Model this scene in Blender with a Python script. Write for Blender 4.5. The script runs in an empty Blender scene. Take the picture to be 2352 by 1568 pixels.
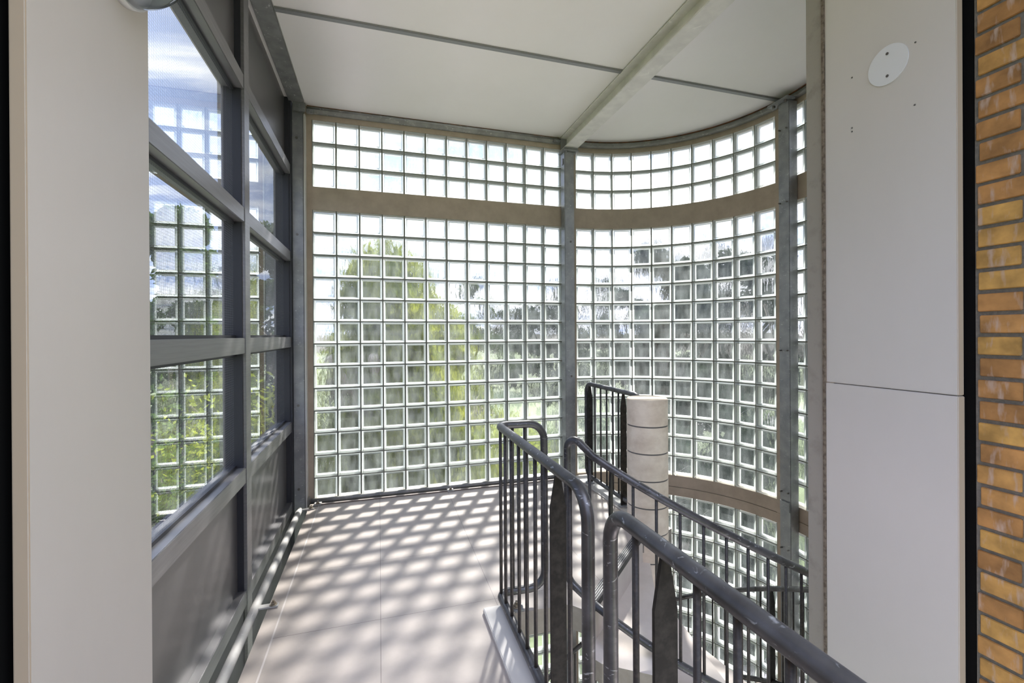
import bpy, math, random
from mathutils import Vector, Matrix
random.seed(7)
PI = math.pi
C = bpy.context.scene.collection
SC = bpy.context.scene

# ------------------------------------------------------------ camera
EYE = 1.48
yaw, pitch, roll, F = 0.29752334923135965, -0.001551401239748822, -0.005641861120973866, 1056.690006445588
cd = bpy.data.cameras.new('camera'); cam = bpy.data.objects.new('camera', cd); C.objects.link(cam)
fwd = Vector((math.sin(yaw)*math.cos(pitch), math.cos(yaw)*math.cos(pitch), math.sin(pitch)))
r0 = Vector((math.cos(yaw), -math.sin(yaw), 0)); u0 = r0.cross(fwd)
rr = r0*math.cos(roll)+u0*math.sin(roll); uu = -r0*math.sin(roll)+u0*math.cos(roll)
M = Matrix((rr, uu, -fwd)).transposed().to_4x4(); M.translation = (0, 0, EYE)
cam.matrix_world = M
cd.sensor_width = 36; cd.sensor_fit = 'HORIZONTAL'; cd.lens = 36*F/2352
cd.shift_x = -18.3986/2352; cd.shift_y = -15.0355/2352
cd.clip_start = 0.02; cd.clip_end = 800
SC.camera = cam

# ------------------------------------------------------------ view transform
SC.view_settings.view_transform = 'Standard'; SC.view_settings.look = 'None'
SC.view_settings.gamma = 1; SC.view_settings.use_curve_mapping = False
SC.view_settings.exposure = 1.18
try:
    SC.cycles.transparent_max_bounces = 32; SC.cycles.max_bounces = 14
    SC.cycles.transmission_bounces = 10; SC.cycles.diffuse_bounces = 6
    SC.cycles.sample_clamp_indirect = 6; SC.cycles.caustics_refractive = False; SC.cycles.caustics_reflective = False
except Exception: pass

# ------------------------------------------------------------ world: hazy summer sky with streaked clouds
W = bpy.data.worlds.new('sky'); SC.world = W; W.use_nodes = True
nt = W.node_tree; nt.nodes.clear(); N = nt.nodes.new; L = nt.links.new
def math_(nt, op, a, b=None, c=None):
    n = nt.nodes.new('ShaderNodeMath'); n.operation = op
    for i, v in enumerate((a, b, c)):
        if v is None: continue
        if isinstance(v, (int, float)): n.inputs[i].default_value = v
        else: nt.links.new(v, n.inputs[i])
    return n.outputs[0]
tc = N('ShaderNodeTexCoord'); sp = N('ShaderNodeSeparateXYZ'); L(tc.outputs['Generated'], sp.inputs[0])
X_, Y_, Z_ = sp.outputs
el = math_(nt, 'MAXIMUM', Z_, 0.0)
# project on a cloud layer
den = math_(nt, 'ADD', el, 0.22)
cb = N('ShaderNodeCombineXYZ'); L(math_(nt, 'DIVIDE', X_, den), cb.inputs[0]); L(math_(nt, 'DIVIDE', Y_, den), cb.inputs[1])
nz = N('ShaderNodeTexNoise'); nz.inputs['Scale'].default_value = 1.9; nz.inputs['Detail'].default_value = 9; nz.inputs['Roughness'].default_value = 0.62
nz.inputs['Distortion'].default_value = 0.5
mp = N('ShaderNodeMapping'); mp.inputs['Scale'].default_value = (0.75, 1.9, 1); mp.inputs['Location'].default_value = (3.1, 0.4, 0)
L(cb.outputs[0], mp.inputs[0]); L(mp.outputs[0], nz.inputs['Vector'])
# more cloud and haze towards +X (the sun's side) and near the horizon
side = math_(nt, 'MULTIPLY_ADD', X_, 0.55, 0.0)
hz = math_(nt, 'POWER', math_(nt, 'SUBTRACT', 1.0, el), 5.0)
cl = math_(nt, 'ADD', math_(nt, 'ADD', math_(nt, 'MULTIPLY', math_(nt, 'SUBTRACT', nz.outputs[0], 0.47), 5.5), side), math_(nt, 'MULTIPLY', hz, 0.45))
clamp = N('ShaderNodeClamp'); L(cl, clamp.inputs[0])
mx = N('ShaderNodeMix'); mx.data_type = 'RGBA'
L(clamp.outputs[0], mx.inputs[0])
mx.inputs[6].default_value = (0.34, 0.43, 0.70, 1); mx.inputs[7].default_value = (1.08, 1.08, 1.14, 1)
# below the horizon: hazy green-grey
below = math_(nt, 'LESS_THAN', Z_, 0.0)
mx2 = N('ShaderNodeMix'); mx2.data_type = 'RGBA'; L(below, mx2.inputs[0]); L(mx.outputs[2], mx2.inputs[6]); mx2.inputs[7].default_value = (0.28, 0.27, 0.26, 1)
# extra sky strength overhead, added to brighten the interior; none behind the camera
hi = N('ShaderNodeMapRange'); hi.interpolation_type = 'SMOOTHSTEP'; L(Z_, hi.inputs[0]); hi.inputs[1].default_value = 0.55; hi.inputs[2].default_value = 0.9; hi.inputs[3].default_value = 0; hi.inputs[4].default_value = 3.2
bk = N('ShaderNodeMapRange'); bk.interpolation_type = 'SMOOTHSTEP'; L(math_(nt, 'MULTIPLY', Y_, -1.0), bk.inputs[0]); bk.inputs[1].default_value = 0.0; bk.inputs[2].default_value = 0.7; bk.inputs[3].default_value = 0; bk.inputs[4].default_value = 0.0
stn = math_(nt, 'ADD', math_(nt, 'ADD', hi.outputs[0], 1.0), bk.outputs[0])
bg = N('ShaderNodeBackground'); L(mx2.outputs[2], bg.inputs[0]); L(stn, bg.inputs[1])
ow = N('ShaderNodeOutputWorld'); L(bg.outputs[0], ow.inputs[0])

# ------------------------------------------------------------ sun
sd = bpy.data.lights.new('sun', 'SUN'); so = bpy.data.objects.new('sun', sd); C.objects.link(so)
sd.energy = 14.0; sd.angle = math.radians(2.2); sd.color = (1.0, 0.955, 0.90)
so.rotation_euler = Vector((0.47, 1.0, 1.0)).to_track_quat('Z', 'Y').to_euler()
so.location = (4, 8, 9)

# ------------------------------------------------------------ material helpers
def mat(name, col, rough=0.6, metal=0.0, noise=None, bump=None, spec=0.5):
    m = bpy.data.materials.new(name); m.use_nodes = True; t = m.node_tree
    b = t.nodes['Principled BSDF']
    b.inputs['Base Color'].default_value = (*col, 1); b.inputs['Roughness'].default_value = rough
    b.inputs['Metallic'].default_value = metal; b.inputs['Specular IOR Level'].default_value = spec
    if noise:      # (scale, other colour, contrast lo, hi [, stretch])
        co = t.nodes.new('ShaderNodeTexCoord'); mpn = t.nodes.new('ShaderNodeMapping')
        t.links.new(co.outputs['Object'], mpn.inputs[0])
        if len(noise) > 4: mpn.inputs['Scale'].default_value = noise[4]
        n = t.nodes.new('ShaderNodeTexNoise'); n.inputs['Scale'].default_value = noise[0]; n.inputs['Detail'].default_value = 8
        n.inputs['Roughness'].default_value = 0.65
        t.links.new(mpn.outputs[0], n.inputs['Vector'])
        r = t.nodes.new('ShaderNodeMapRange'); t.links.new(n.outputs[0], r.inputs[0])
        r.inputs[1].default_value = noise[2]; r.inputs[2].default_value = noise[3]
        x = t.nodes.new('ShaderNodeMix'); x.data_type = 'RGBA'; t.links.new(r.outputs[0], x.inputs[0])
        x.inputs[6].default_value = (*col, 1); x.inputs[7].default_value = (*noise[1], 1)
        t.links.new(x.outputs[2], b.inputs['Base Color'])
        if bump:
            bn = t.nodes.new('ShaderNodeBump'); bn.inputs['Strength'].default_value = bump; bn.inputs['Distance'].default_value = 0.01
            t.links.new(n.outputs[0], bn.inputs['Height']); t.links.new(bn.outputs[0], b.inputs['Normal'])
    return m

def galv(name, c0, c1, c2, rough=0.42, metal=0.55, flake=28):
    """galvanised zinc: soft mottling plus small pale flakes"""
    m = bpy.data.materials.new(name); m.use_nodes = True; t = m.node_tree; b = t.nodes['Principled BSDF']
    co = t.nodes.new('ShaderNodeTexCoord')
    n = t.nodes.new('ShaderNodeTexNoise'); n.inputs['Scale'].default_value = 11; n.inputs['Detail'].default_value = 7
    t.links.new(co.outputs['Object'], n.inputs['Vector'])
    r = t.nodes.new('ShaderNodeMapRange'); r.inputs[1].default_value = 0.35; r.inputs[2].default_value = 0.68; t.links.new(n.outputs[0], r.inputs[0])
    x = t.nodes.new('ShaderNodeMix'); x.data_type = 'RGBA'; t.links.new(r.outputs[0], x.inputs[0])
    x.inputs[6].default_value = (*c0, 1); x.inputs[7].default_value = (*c1, 1)
    mpn = t.nodes.new('ShaderNodeMapping'); mpn.inputs['Rotation'].default_value = (0.5, 0.6, 0.4); mpn.inputs['Scale'].default_value = (1, 1, 2.0)
    t.links.new(co.outputs['Object'], mpn.inputs[0])
    n2 = t.nodes.new('ShaderNodeTexNoise'); n2.inputs['Scale'].default_value = flake; n2.inputs['Detail'].default_value = 3; n2.inputs['Distortion'].default_value = 0.8
    t.links.new(mpn.outputs[0], n2.inputs['Vector'])
    r2 = t.nodes.new('ShaderNodeMapRange'); r2.inputs[1].default_value = 0.64; r2.inputs[2].default_value = 0.72; r2.inputs[4].default_value = 0.75; t.links.new(n2.outputs[0], r2.inputs[0])
    x2 = t.nodes.new('ShaderNodeMix'); x2.data_type = 'RGBA'; t.links.new(r2.outputs[0], x2.inputs[0]); t.links.new(x.outputs[2], x2.inputs[6]); x2.inputs[7].default_value = (*c2, 1)
    t.links.new(x2.outputs[2], b.inputs['Base Color'])
    b.inputs['Metallic'].default_value = metal; b.inputs['Roughness'].default_value = rough
    bn = t.nodes.new('ShaderNodeBump'); bn.inputs['Strength'].default_value = 0.15; bn.inputs['Distance'].default_value = 0.004
    t.links.new(n2.outputs[0], bn.inputs['Height']); t.links.new(bn.outputs[0], b.inputs['Normal'])
    return m

M_RAIL = galv('weathered_galvanised_rail', (0.055, 0.054, 0.056), (0.115, 0.115, 0.122), (0.42, 0.44, 0.47), 0.38, 0.55, 34)
M_BAR = mat('dark_steel_bar', (0.032, 0.030, 0.030), 0.5, 0.2, (60, (0.065, 0.057, 0.050), 0.45, 0.65))
M_FLAT = mat('dark_flat_steel', (0.020, 0.019, 0.0175), 0.6, 0.1, (35, (0.042, 0.039, 0.034), 0.4, 0.7), None, 0.12)
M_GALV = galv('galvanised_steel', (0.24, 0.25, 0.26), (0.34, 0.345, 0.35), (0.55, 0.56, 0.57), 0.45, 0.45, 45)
M_GALVC = galv('galvanised_channel', (0.27, 0.275, 0.27), (0.38, 0.385, 0.38), (0.75, 0.75, 0.73), 0.4, 0.45, 30)
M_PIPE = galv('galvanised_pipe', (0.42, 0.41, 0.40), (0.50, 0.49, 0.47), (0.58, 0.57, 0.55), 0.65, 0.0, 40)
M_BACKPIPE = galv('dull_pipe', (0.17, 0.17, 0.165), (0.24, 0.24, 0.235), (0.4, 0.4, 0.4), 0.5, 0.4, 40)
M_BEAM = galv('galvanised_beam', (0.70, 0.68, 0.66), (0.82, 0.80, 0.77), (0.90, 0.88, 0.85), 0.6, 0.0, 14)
M_CONC = mat('concrete_band', (0.47, 0.395, 0.315), 0.85, 0, (6, (0.36, 0.30, 0.235), 0.35, 0.75), 0.25)
M_CONCP = mat('concrete_pillar', (0.34, 0.315, 0.27), 0.85, 0, (9, (0.21, 0.19, 0.16), 0.52, 0.82), 0.35)
M_NEWEL = mat('precast_concrete', (0.90, 0.79, 0.66), 0.8, 0, (5, (0.62, 0.50, 0.385), 0.38, 0.75, (1, 1, 1.4)), 0.12)
M_TREAD = mat('precast_tread', (0.72, 0.66, 0.61), 0.8, 0, (4, (0.60, 0.54, 0.49), 0.35, 0.75), 0.12)
M_SHADEDGE = mat('shaded_raw_edge', (0.26, 0.235, 0.20), 0.9, 0, (10, (0.34, 0.31, 0.27), 0.35, 0.7), 0.3)  # raw concrete sides, darkened in colour for the shade on camera-facing faces
M_GROOVE = mat('dark_joint_filler', (0.16, 0.15, 0.14), 0.9)
M_MORTAR = mat('glass_block_mortar', (0.20, 0.20, 0.165), 0.9)
M_WHITE = mat('white_ceiling_board', (0.95, 0.925, 0.91), 0.65, 0, (1.6, (0.92, 0.895, 0.875), 0.35, 0.7))
M_CLAD = mat('pale_cladding', (0.63, 0.60, 0.555), 0.42, 0, (2.2, (0.60, 0.57, 0.525), 0.3, 0.7, (1, 1, 0.5)))
M_CLADEDGE = mat('cladding_core', (0.42, 0.35, 0.26), 0.8)
M_BLACK = mat('black_gap_shade', (0.006, 0.006, 0.006), 0.95, spec=0.1)  # solid fill for the jamb gaps, their darkness painted in
M_DISC = mat('white_plastic_disc', (0.72, 0.73, 0.74), 0.5)
M_SCREW = mat('screw_steel', (0.18, 0.17, 0.16), 0.4, 0.8)
M_FRAME = mat('anodised_frame', (0.20, 0.195, 0.20), 0.36, 0.55, (3, (0.26, 0.255, 0.26), 0.3, 0.7, (1, 1, 30)))
M_FRAMESHADE = mat('anodised_shade', (0.028, 0.029, 0.036), 0.5, 0.2)  # frame metal with the shade of recesses and gaps put into its colour
M_SPAN = mat('grey_spandrel_panel', (0.135, 0.130, 0.132), 0.3, 0.35, (2, (0.120, 0.116, 0.12), 0.3, 0.7))
M_NOSE = mat('ribbed_nosing', (0.035, 0.035, 0.038), 0.6, 0.2)
M_NOSEL = mat('nosing_rib', (0.32, 0.32, 0.325), 0.5, 0.3)
M_BOLT = mat('rusted_bolt', (0.26, 0.21, 0.15), 0.6, 0.5, (90, (0.42, 0.38, 0.30), 0.45, 0.6))
M_RUST = mat('rusty_sealant', (0.22, 0.09, 0.04), 0.9, 0, (12, (0.08, 0.05, 0.04), 0.4, 0.6))
M_BARK = mat('bark', (0.12, 0.10, 0.08), 0.9)
M_SEAM = mat('steel_trim_strip', (0.27, 0.275, 0.28), 0.5, 0.3)

def floor_mat():
    m = mat('floor_tiles', (0.465, 0.410, 0.37), 0.55, 0, (5, (0.375, 0.330, 0.295), 0.3, 0.75), 0.05)
    t = m.node_tree; b = t.nodes['Principled BSDF']; base = b.inputs['Base Color'].links[0].from_socket
    co = t.nodes.new('ShaderNodeTexCoord'); s = t.nodes.new('ShaderNodeSeparateXYZ'); t.links.new(co.outputs['Object'], s.inputs[0])
    def near(v, c, w):
        return math_(t, 'LESS_THAN', math_(t, 'ABSOLUTE', math_(t, 'SUBTRACT', v, c)), w)
    fr = math_(t, 'FRACT', math_(t, 'DIVIDE', math_(t, 'SUBTRACT', s.outputs[1], 2.505-0.3245-6.49), 0.649))
    g = near(fr, 0.5, 0.0022)
    g = math_(t, 'MULTIPLY', g, math_(t, 'GREATER_THAN', s.outputs[0], -0.51))
    g = math_(t, 'MAXIMUM', g, near(s.outputs[0], 0.0, 0.0014))
    g = math_(t, 'MAXIMUM', g, near(s.outputs[0], 0.612, 0.0014))
    g = math_(t, 'MAXIMUM', g, near(s.outputs[0], 1.26, 0.0014))
    x = t.nodes.new('ShaderNodeMix'); x.data_type = 'RGBA'; t.links.new(math_(t, 'MULTIPLY', g, 0.75), x.inputs[0])
    t.links.new(base, x.inputs[6]); x.inputs[7].default_value = (0.12, 0.10, 0.09, 1)
    g2 = near(s.outputs[0], -0.508, 0.004)
    x3 = t.nodes.new('ShaderNodeMix'); x3.data_type = 'RGBA'; t.links.new(math_(t, 'MULTIPLY', g2, 0.6), x3.inputs[0])
    t.links.new(x.outputs[2], x3.inputs[6]); x3.inputs[7].default_value = (0.72, 0.68, 0.66, 1)
    t.links.new(x3.outputs[2], b.inputs['Base Color'])
    return m
M_FLOOR = floor_mat()

def block_clear():
    """thin glass face of a block: mostly clear, wavy, a little dust"""
    m = bpy.data.materials.new('glass_block_face'); m.use_nodes = True; t = m.node_tree; t.nodes.clear()
    o = t.nodes.new('ShaderNodeOutputMaterial')
    tr = t.nodes.new('ShaderNodeBsdfTransparent'); tr.inputs[0].default_value = (0.963, 0.970, 0.972, 1)
    rf = t.nodes.new('ShaderNodeBsdfRefraction'); rf.inputs['Color'].default_value = (0.963, 0.970, 0.972, 1); rf.inputs['IOR'].default_value = 1.10; rf.inputs['Roughness'].default_value = 0.0
    co = t.nodes.new('ShaderNodeTexCoord'); mpn = t.nodes.new('ShaderNodeMapping'); mpn.inputs['Scale'].default_value = (26, 26, 9)
    t.links.new(co.outputs['Object'], mpn.inputs[0])
    n = t.nodes.new('ShaderNodeTexNoise'); n.inputs['Scale'].default_value = 1.0; n.inputs['Detail'].default_value = 2
    t.links.new(mpn.outputs[0], n.inputs['Vector'])
    bn = t.nodes.new('ShaderNodeBump'); bn.inputs['Strength'].default_value = 1.0; bn.inputs['Distance'].default_value = 0.012
    t.links.new(n.outputs[0], bn.inputs['Height']); t.links.new(bn.outputs[0], rf.inputs['Normal'])
    m1 = t.nodes.new('ShaderNodeMixShader'); m1.inputs[0].default_value = 0.45; t.links.new(tr.outputs[0], m1.inputs[1]); t.links.new(rf.outputs[0], m1.inputs[2])
    # dust
    tl = t.nodes.new('ShaderNodeBsdfTranslucent'); tl.inputs[0].default_value = (0.78, 0.86, 0.86, 1)
    n2 = t.nodes.new('ShaderNodeTexNoise'); n2.inputs['Scale'].default_value = 9; n2.inputs['Detail'].default_value = 5
    mp2 = t.nodes.new('ShaderNodeMapping'); mp2.inputs['Scale'].default_value = (1.6, 1.6, 0.5); t.links.new(co.outputs['Object'], mp2.inputs[0]); t.links.new(mp2.outputs[0], n2.inputs['Vector'])
    r = t.nodes.new('ShaderNodeMapRange'); r.inputs[1].default_value = 0.35; r.inputs[2].default_value = 0.8; r.inputs[3].default_value = 0.008; r.inputs[4].default_value = 0.05
    t.links.new(n2.outputs[0], r.inputs[0])
    m2 = t.nodes.new('ShaderNodeMixShader'); t.links.new(r.outputs[0], m2.inputs[0]); t.links.new(m1.outputs[0], m2.inputs[1]); t.links.new(tl.outputs[0], m2.inputs[2])
    gl = t.nodes.new('ShaderNodeBsdfGlossy'); gl.inputs['Roughness'].default_value = 0.03
    fr = t.nodes.new('ShaderNodeFresnel'); fr.inputs[0].default_value = 1.3
    m3 = t.nodes.new('ShaderNodeMixShader'); t.links.new(fr.outputs[0], m3.inputs[0]); t.links.new(m2.outputs[0], m3.inputs[1]); t.links.new(gl.outputs[0], m3.inputs[2])
    t.links.new(m3.outputs[0], o.inputs[0])
    return m
def block_edge(name, col, tfac, clear):
    m = bpy.data.materials.new(name); m.use_nodes = True; t = m.node_tree; t.nodes.clear()
    o = t.nodes.new('ShaderNodeOutputMaterial')
    tl = t.nodes.new('ShaderNodeBsdfTranslucent'); tl.inputs[0].default_value = (*col, 1)
    df = t.nodes.new('ShaderNodeBsdfDiffuse'); df.inputs[0].default_value = (*col, 1)
    m1 = t.nodes.new('ShaderNodeMixShader'); m1.inputs[0].default_value = tfac; t.links.new(df.outputs[0], m1.inputs[1]); t.links.new(tl.outputs[0], m1.inputs[2])
    tr = t.nodes.new('ShaderNodeBsdfTransparent'); tr.inputs[0].default_value = (0.94, 0.98, 0.95, 1)
    m2 = t.nodes.new('ShaderNodeMixShader'); m2.inputs[0].default_value = clear; t.links.new(m1.outputs[0], m2.inputs[1]); t.links.new(tr.outputs[0], m2.inputs[2])
    gl = t.nodes.new('ShaderNodeBsdfGlossy'); gl.inputs['Roughness'].default_value = 0.08
    m3 = t.nodes.new('ShaderNodeMixShader'); m3.inputs[0].default_value = 0.08; t.links.new(m2.outputs[0], m3.inputs[1]); t.links.new(gl.outputs[0], m3.inputs[2])
    t.links.new(m3.outputs[0], o.inputs[0])
    return m
M_BCLEAR = block_clear()
M_BRIM = block_edge('glass_block_rim', (0.72, 0.76, 0.77), 0.72, 0.5)
M_BSIDE = block_edge('glass_block_side', (0.90, 0.94, 0.94), 0.6, 0.2)
M_BLINE = mat('glass_block_dark_edge', (0.34, 0.37, 0.36), 0.5)  # thin darker line around each block face

def wired_glass():
    m = bpy.data.materials.new('wired_window_glass'); m.use_nodes = True; t = m.node_tree; t.nodes.clear()
    o = t.nodes.new('ShaderNodeOutputMaterial')
    tr = t.nodes.new('ShaderNodeBsdfTransparent'); tr.inputs[0].default_value = (0.93, 0.965, 0.96, 1)
    gl = t.nodes.new('ShaderNodeBsdfGlossy'); gl.inputs['Roughness'].default_value = 0.0; gl.inputs[0].default_value = (0.97, 0.99, 1, 1)
    fr = t.nodes.new('ShaderNodeFresnel'); fr.inputs[0].default_value = 1.5
    q = math_(t, 'SUBTRACT', 1.0, fr.outputs[0]); q = math_(t, 'SUBTRACT', 1.0, math_(t, 'POWER', q, 3.2))
    m1 = t.nodes.new('ShaderNodeMixShader'); t.links.new(q, m1.inputs[0]); t.links.new(tr.outputs[0], m1.inputs[1]); t.links.new(gl.outputs[0], m1.inputs[2])
    # thin wires crossing on the diagonal
    co = t.nodes.new('ShaderNodeTexCoord'); s = t.nodes.new('ShaderNodeSeparateXYZ'); t.links.new(co.outputs['Object'], s.inputs[0])
    a = math_(t, 'ABSOLUTE', math_(t, 'SUBTRACT', math_(t, 'FRACT', math_(t, 'DIVIDE', math_(t, 'ADD', s.outputs[1], 20.0), 0.0165)), 0.5))
    b = math_(t, 'ABSOLUTE', math_(t, 'SUBTRACT', math_(t, 'FRACT', math_(t, 'DIVIDE', math_(t, 'ADD', s.outputs[2], 20.0), 0.0125)), 0.5))
    w = math_(t, 'MAXIMUM', math_(t, 'LESS_THAN', a, 0.045), math_(t, 'LESS_THAN', b, 0.045))
    df = t.nodes.new('ShaderNodeBsdfDiffuse'); df.inputs[0].default_value = (0.35, 0.37, 0.40, 1)
    m2 = t.nodes.new('ShaderNodeMixShader'); t.links.new(math_(t, 'MULTIPLY', w, 0.6), m2.inputs[0]); t.links.new(m1.outputs[0], m2.inputs[1]); t.links.new(df.outputs[0], m2.inputs[2])
    t.links.new(m2.outputs[0], o.inputs[0]); return m
M_WGLASS = wired_glass()
def lamp_glass():
    m = bpy.data.materials.new('lamp_clear_glass'); m.use_nodes = True; t = m.node_tree; t.nodes.clear()
    o = t.nodes.new('ShaderNodeOutputMaterial'); tr = t.nodes.new('ShaderNodeBsdfTransparent'); tr.inputs[0].default_value = (0.90, 0.92, 0.90, 1)
    gl = t.nodes.new('ShaderNodeBsdfGlossy'); gl.inputs['Roughness'].default_value = 0.03
    lw = t.nodes.new('ShaderNodeFresnel'); lw.inputs[0].default_value = 1.25
    m1 = t.nodes.new('ShaderNodeMixShader'); t.links.new(lw.outputs[0], m1.inputs[0]); t.links.new(tr.outputs[0], m1.inputs[1]); t.links.new(gl.outputs[0], m1.inputs[2])
    t.links.new(m1.outputs[0], o.inputs[0]); return m
M_LAMPG = lamp_glass()

# ------------------------------------------------------------ mesh builder
class MB:
    def __init__(s): s.v = []; s.f = []; s.mi = []; s.sm = []
    def poly(s, pts, m=0, smooth=False):
        i = len(s.v); s.v += [tuple(p) for p in pts]; s.f.append(tuple(range(i, i+len(pts)))); s.mi.append(m); s.sm.append(smooth)
    def box(s, x0, x1, y0, y1, z0, z1, m=0, bev=0.0):
        if bev <= 0:
            i = len(s.v)
            s.v += [(x, y, z) for z in (z0, z1) for y in (y0, y1) for x in (x0, x1)]
            for f in ((0, 2, 3, 1), (4, 5, 7, 6), (0, 1, 5, 4), (2, 6, 7, 3), (0, 4, 6, 2), (1, 3, 7, 5)):
                s.f.append(tuple(i+k for k in f)); s.mi.append(m); s.sm.append(False)
            return
        b = bev
        import bmesh
        bm = bmesh.new(); bmesh.ops.create_cube(bm, size=1)
        for v in bm.verts: v.co = Vector(((x0+x1)/2+v.co.x*(x1-x0), (y0+y1)/2+v.co.y*(y1-y0), (z0+z1)/2+v.co.z*(z1-z0)))
        bmesh.ops.bevel(bm, geom=bm.edges[:], offset=b, segments=2, affect='EDGES')
        s.addbm(bm, m)
    def addbm(s, bm, m=0, smooth=False, mtx=None):
        bm.verts.index_update(); i = len(s.v)
        s.v += [tuple((mtx @ v.co) if mtx else v.co) for v in bm.verts]
        for f in bm.faces: s.f.append(tuple(i+v.index for v in f.verts)); s.mi.append(m); s.sm.append(smooth)
        bm.free()
    def prism(s, pts, z0, z1, m=0, mside=None):
        """vertical extrusion of a counter-clockwise plan polygon"""
        s.poly([(x, y, z1) for x, y in pts], m); s.poly([(x, y, z0) for x, y in reversed(pts)], m)
        n = len(pts)
        for k in range(n):
            a, b = pts[k], pts[(k+1) % n]
            s.poly([(a[0], a[1], z0), (b[0], b[1], z0), (b[0], b[1], z1), (a[0], a[1], z1)], m if mside is None else mside)
    def obox(s, c, ax, ay, az, m=0):
        """box from centre and three half-axis vectors"""
        c = Vector(c); ax, ay, az = Vector(ax), Vector(ay), Vector(az); i = len(s.v)
        for k in (-1, 1):
            for j in (-1, 1):
                for l in (-1, 1): s.v.append(tuple(c+ax*l+ay*j+az*k))
        for f in ((0, 2, 3, 1), (4, 5, 7, 6), (0, 1, 5, 4), (2, 6, 7, 3), (0, 4, 6, 2), (1, 3, 7, 5)):
            s.f.append(tuple(i+q for q in f)); s.mi.append(m); s.sm.append(False)
    def tube(s, path, r, seg=14, closed=False, m=0, cap=True):
        P = [Vector(p) for p in path]; n = len(P); rings = []
        T = []
        for k in range(n):
            if closed: d = P[(k+1) % n]-P[k-1]
            else: d = P[min(k+1, n-1)]-P[max(k-1, 0)]
            T.append(d.normalized())
        up = Vector((0, 0, 1)) if abs(T[0].z) < 0.9 else Vector((1, 0, 0))
        u = T[0].cross(up).normalized()
        i0 = len(s.v)
        for k in range(n):
            u = (u - T[k]*u.dot(T[k])).normalized(); w = T[k].cross(u)
            for j in range(seg):
                a = 2*PI*j/seg; s.v.append(tuple(P[k]+(u*math.cos(a)+w*math.sin(a))*r))
        # closed tubes: find best twist for the last ring
        tw = 0
        if closed:
            best = 1e9
            for t_ in range(seg):
                d = (Vector(s.v[i0+(n-1)*seg])-Vector(s.v[i0+t_])).length
                if d < best: best = d; tw = t_
        for k in range(n if closed else n-1):
            for j in range(seg):
                a = i0+k*seg+j; b = i0+k*seg+(j+1) % seg
                if closed and k == n-1: c = i0+(j+1+tw) % seg; d = i0+(j+tw) % seg
                else: c = i0+(k+1)*seg+(j+1) % seg; d = i0+(k+1)*seg+j
                s.f.append((a, b, c, d)); s.mi.append(m); s.sm.append(True)
        if not closed and cap:
            s.f.append(tuple(i0+j for j in reversed(range(seg)))); s.mi.append(m); s.sm.append(False)
            s.f.append(tuple(i0+(n-1)*seg+j for j in range(seg))); s.mi.append(m); s.sm.append(False)
    def cyl(s, c, r, h, seg=24, m=0, axis='z', r2=None):
        r2 = r if r2 is None else r2; c = Vector(c)
        A = {'z': (Vector((1, 0, 0)), Vector((0, 1, 0)), Vector((0, 0, 1))), 'x': (Vector((0, 1, 0)), Vector((0, 0, 1)), Vector((1, 0, 0))), 'y': (Vector((0, 0, 1)), Vector((1, 0, 0)), Vector((0, 1, 0)))}[axis]
        i = len(s.v)
        for k, rad in ((0, r), (1, r2)):
            for j in range(seg):
                a = 2*PI*j/seg; s.v.append(tuple(c+A[0]*rad*math.cos(a)+A[1]*rad*math.sin(a)+A[2]*h*k))
        for j in range(seg):
            s.f.append((i+j, i+(j+1) % seg, i+seg+(j+1) % seg, i+seg+j)); s.mi.append(m); s.sm.append(seg > 8)
        s.f.append(tuple(i+j for j in reversed(range(seg)))); s.mi.append(m); s.sm.append(False)
        s.f.append(tuple(i+seg+j for j in range(seg))); s.mi.append(m); s.sm.append(False)
    def build(s, name, mats, parent=None, loc=None):
        me = bpy.data.meshes.new(name)
        off = Vector(loc) if loc else Vector((0, 0, 0))
        v = [tuple(Vector(p)-off) for p in s.v] if loc else s.v
        me.from_pydata(v, [], s.f)
        if not isinstance(mats, (list, tuple)): mats = [mats]
        for m in mats: me.materials.append(m)
        me.polygons.foreach_set('material_index', s.mi); me.polygons.foreach_set('use_smooth', s.sm); me.update()
        o = bpy.data.objects.new(name, me); C.objects.link(o); o.location = off
        if parent:
            o.parent = parent; o.location = off-parent_world(parent)
        return o
def parent_world(p):
    w = Vector(p.location)
    while p.parent: p = p.parent; w = w+Vector(p.location)
    return w
def thing(name, label, cat, loc, group=None):
    o = bpy.data.objects.new(name, None); C.objects.link(o); o.location = loc; o.empty_display_size = 0.1
    return tag(o, label, cat, group)
def tag(o, label, cat, group=None):
    o['label'] = label; o['category'] = cat
    if group: o['group'] = group
    return o
def struct(o, label=None, cat=None):
    o['kind'] = 'structure'
    if label: o['label'] = label
    if cat: o['category'] = cat
    return o
def round_path(pts, r, closed=False, seg=6):
    """polyline with filleted corners; r number or list"""
    P = [Vector(p) for p in pts]; n = len(P); out = []
    for k in range(n):
        if not closed and k in (0, n-1): out.append(P[k]); continue
        rad = r[k] if isinstance(r, (list, tuple)) else r
        a = (P[k-1]-P[k]); b = (P[(k+1) % n]-P[k]); la, lb = a.length, b.length; a.normalize(); b.normalize()
        ang = a.angle(b)
        if rad <= 0 or abs(ang-PI) < 0.05: out.append(P[k]); continue
        d = min(rad/math.tan(ang/2), la*0.49, lb*0.49); rad2 = d*math.tan(ang/2)
        cen = P[k]+(a+b).normalized()*(rad2/math.sin(ang/2))
        s0 = P[k]+a*d-cen; s1 = P[k]+b*d-cen; tot = s0.angle(s1)
        for j in range(seg+1):
            t = j/seg
            v = (s0*math.sin((1-t)*tot)+s1*math.sin(t*tot))/math.sin(tot)
            out.append(cen+v)
    return out

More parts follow.
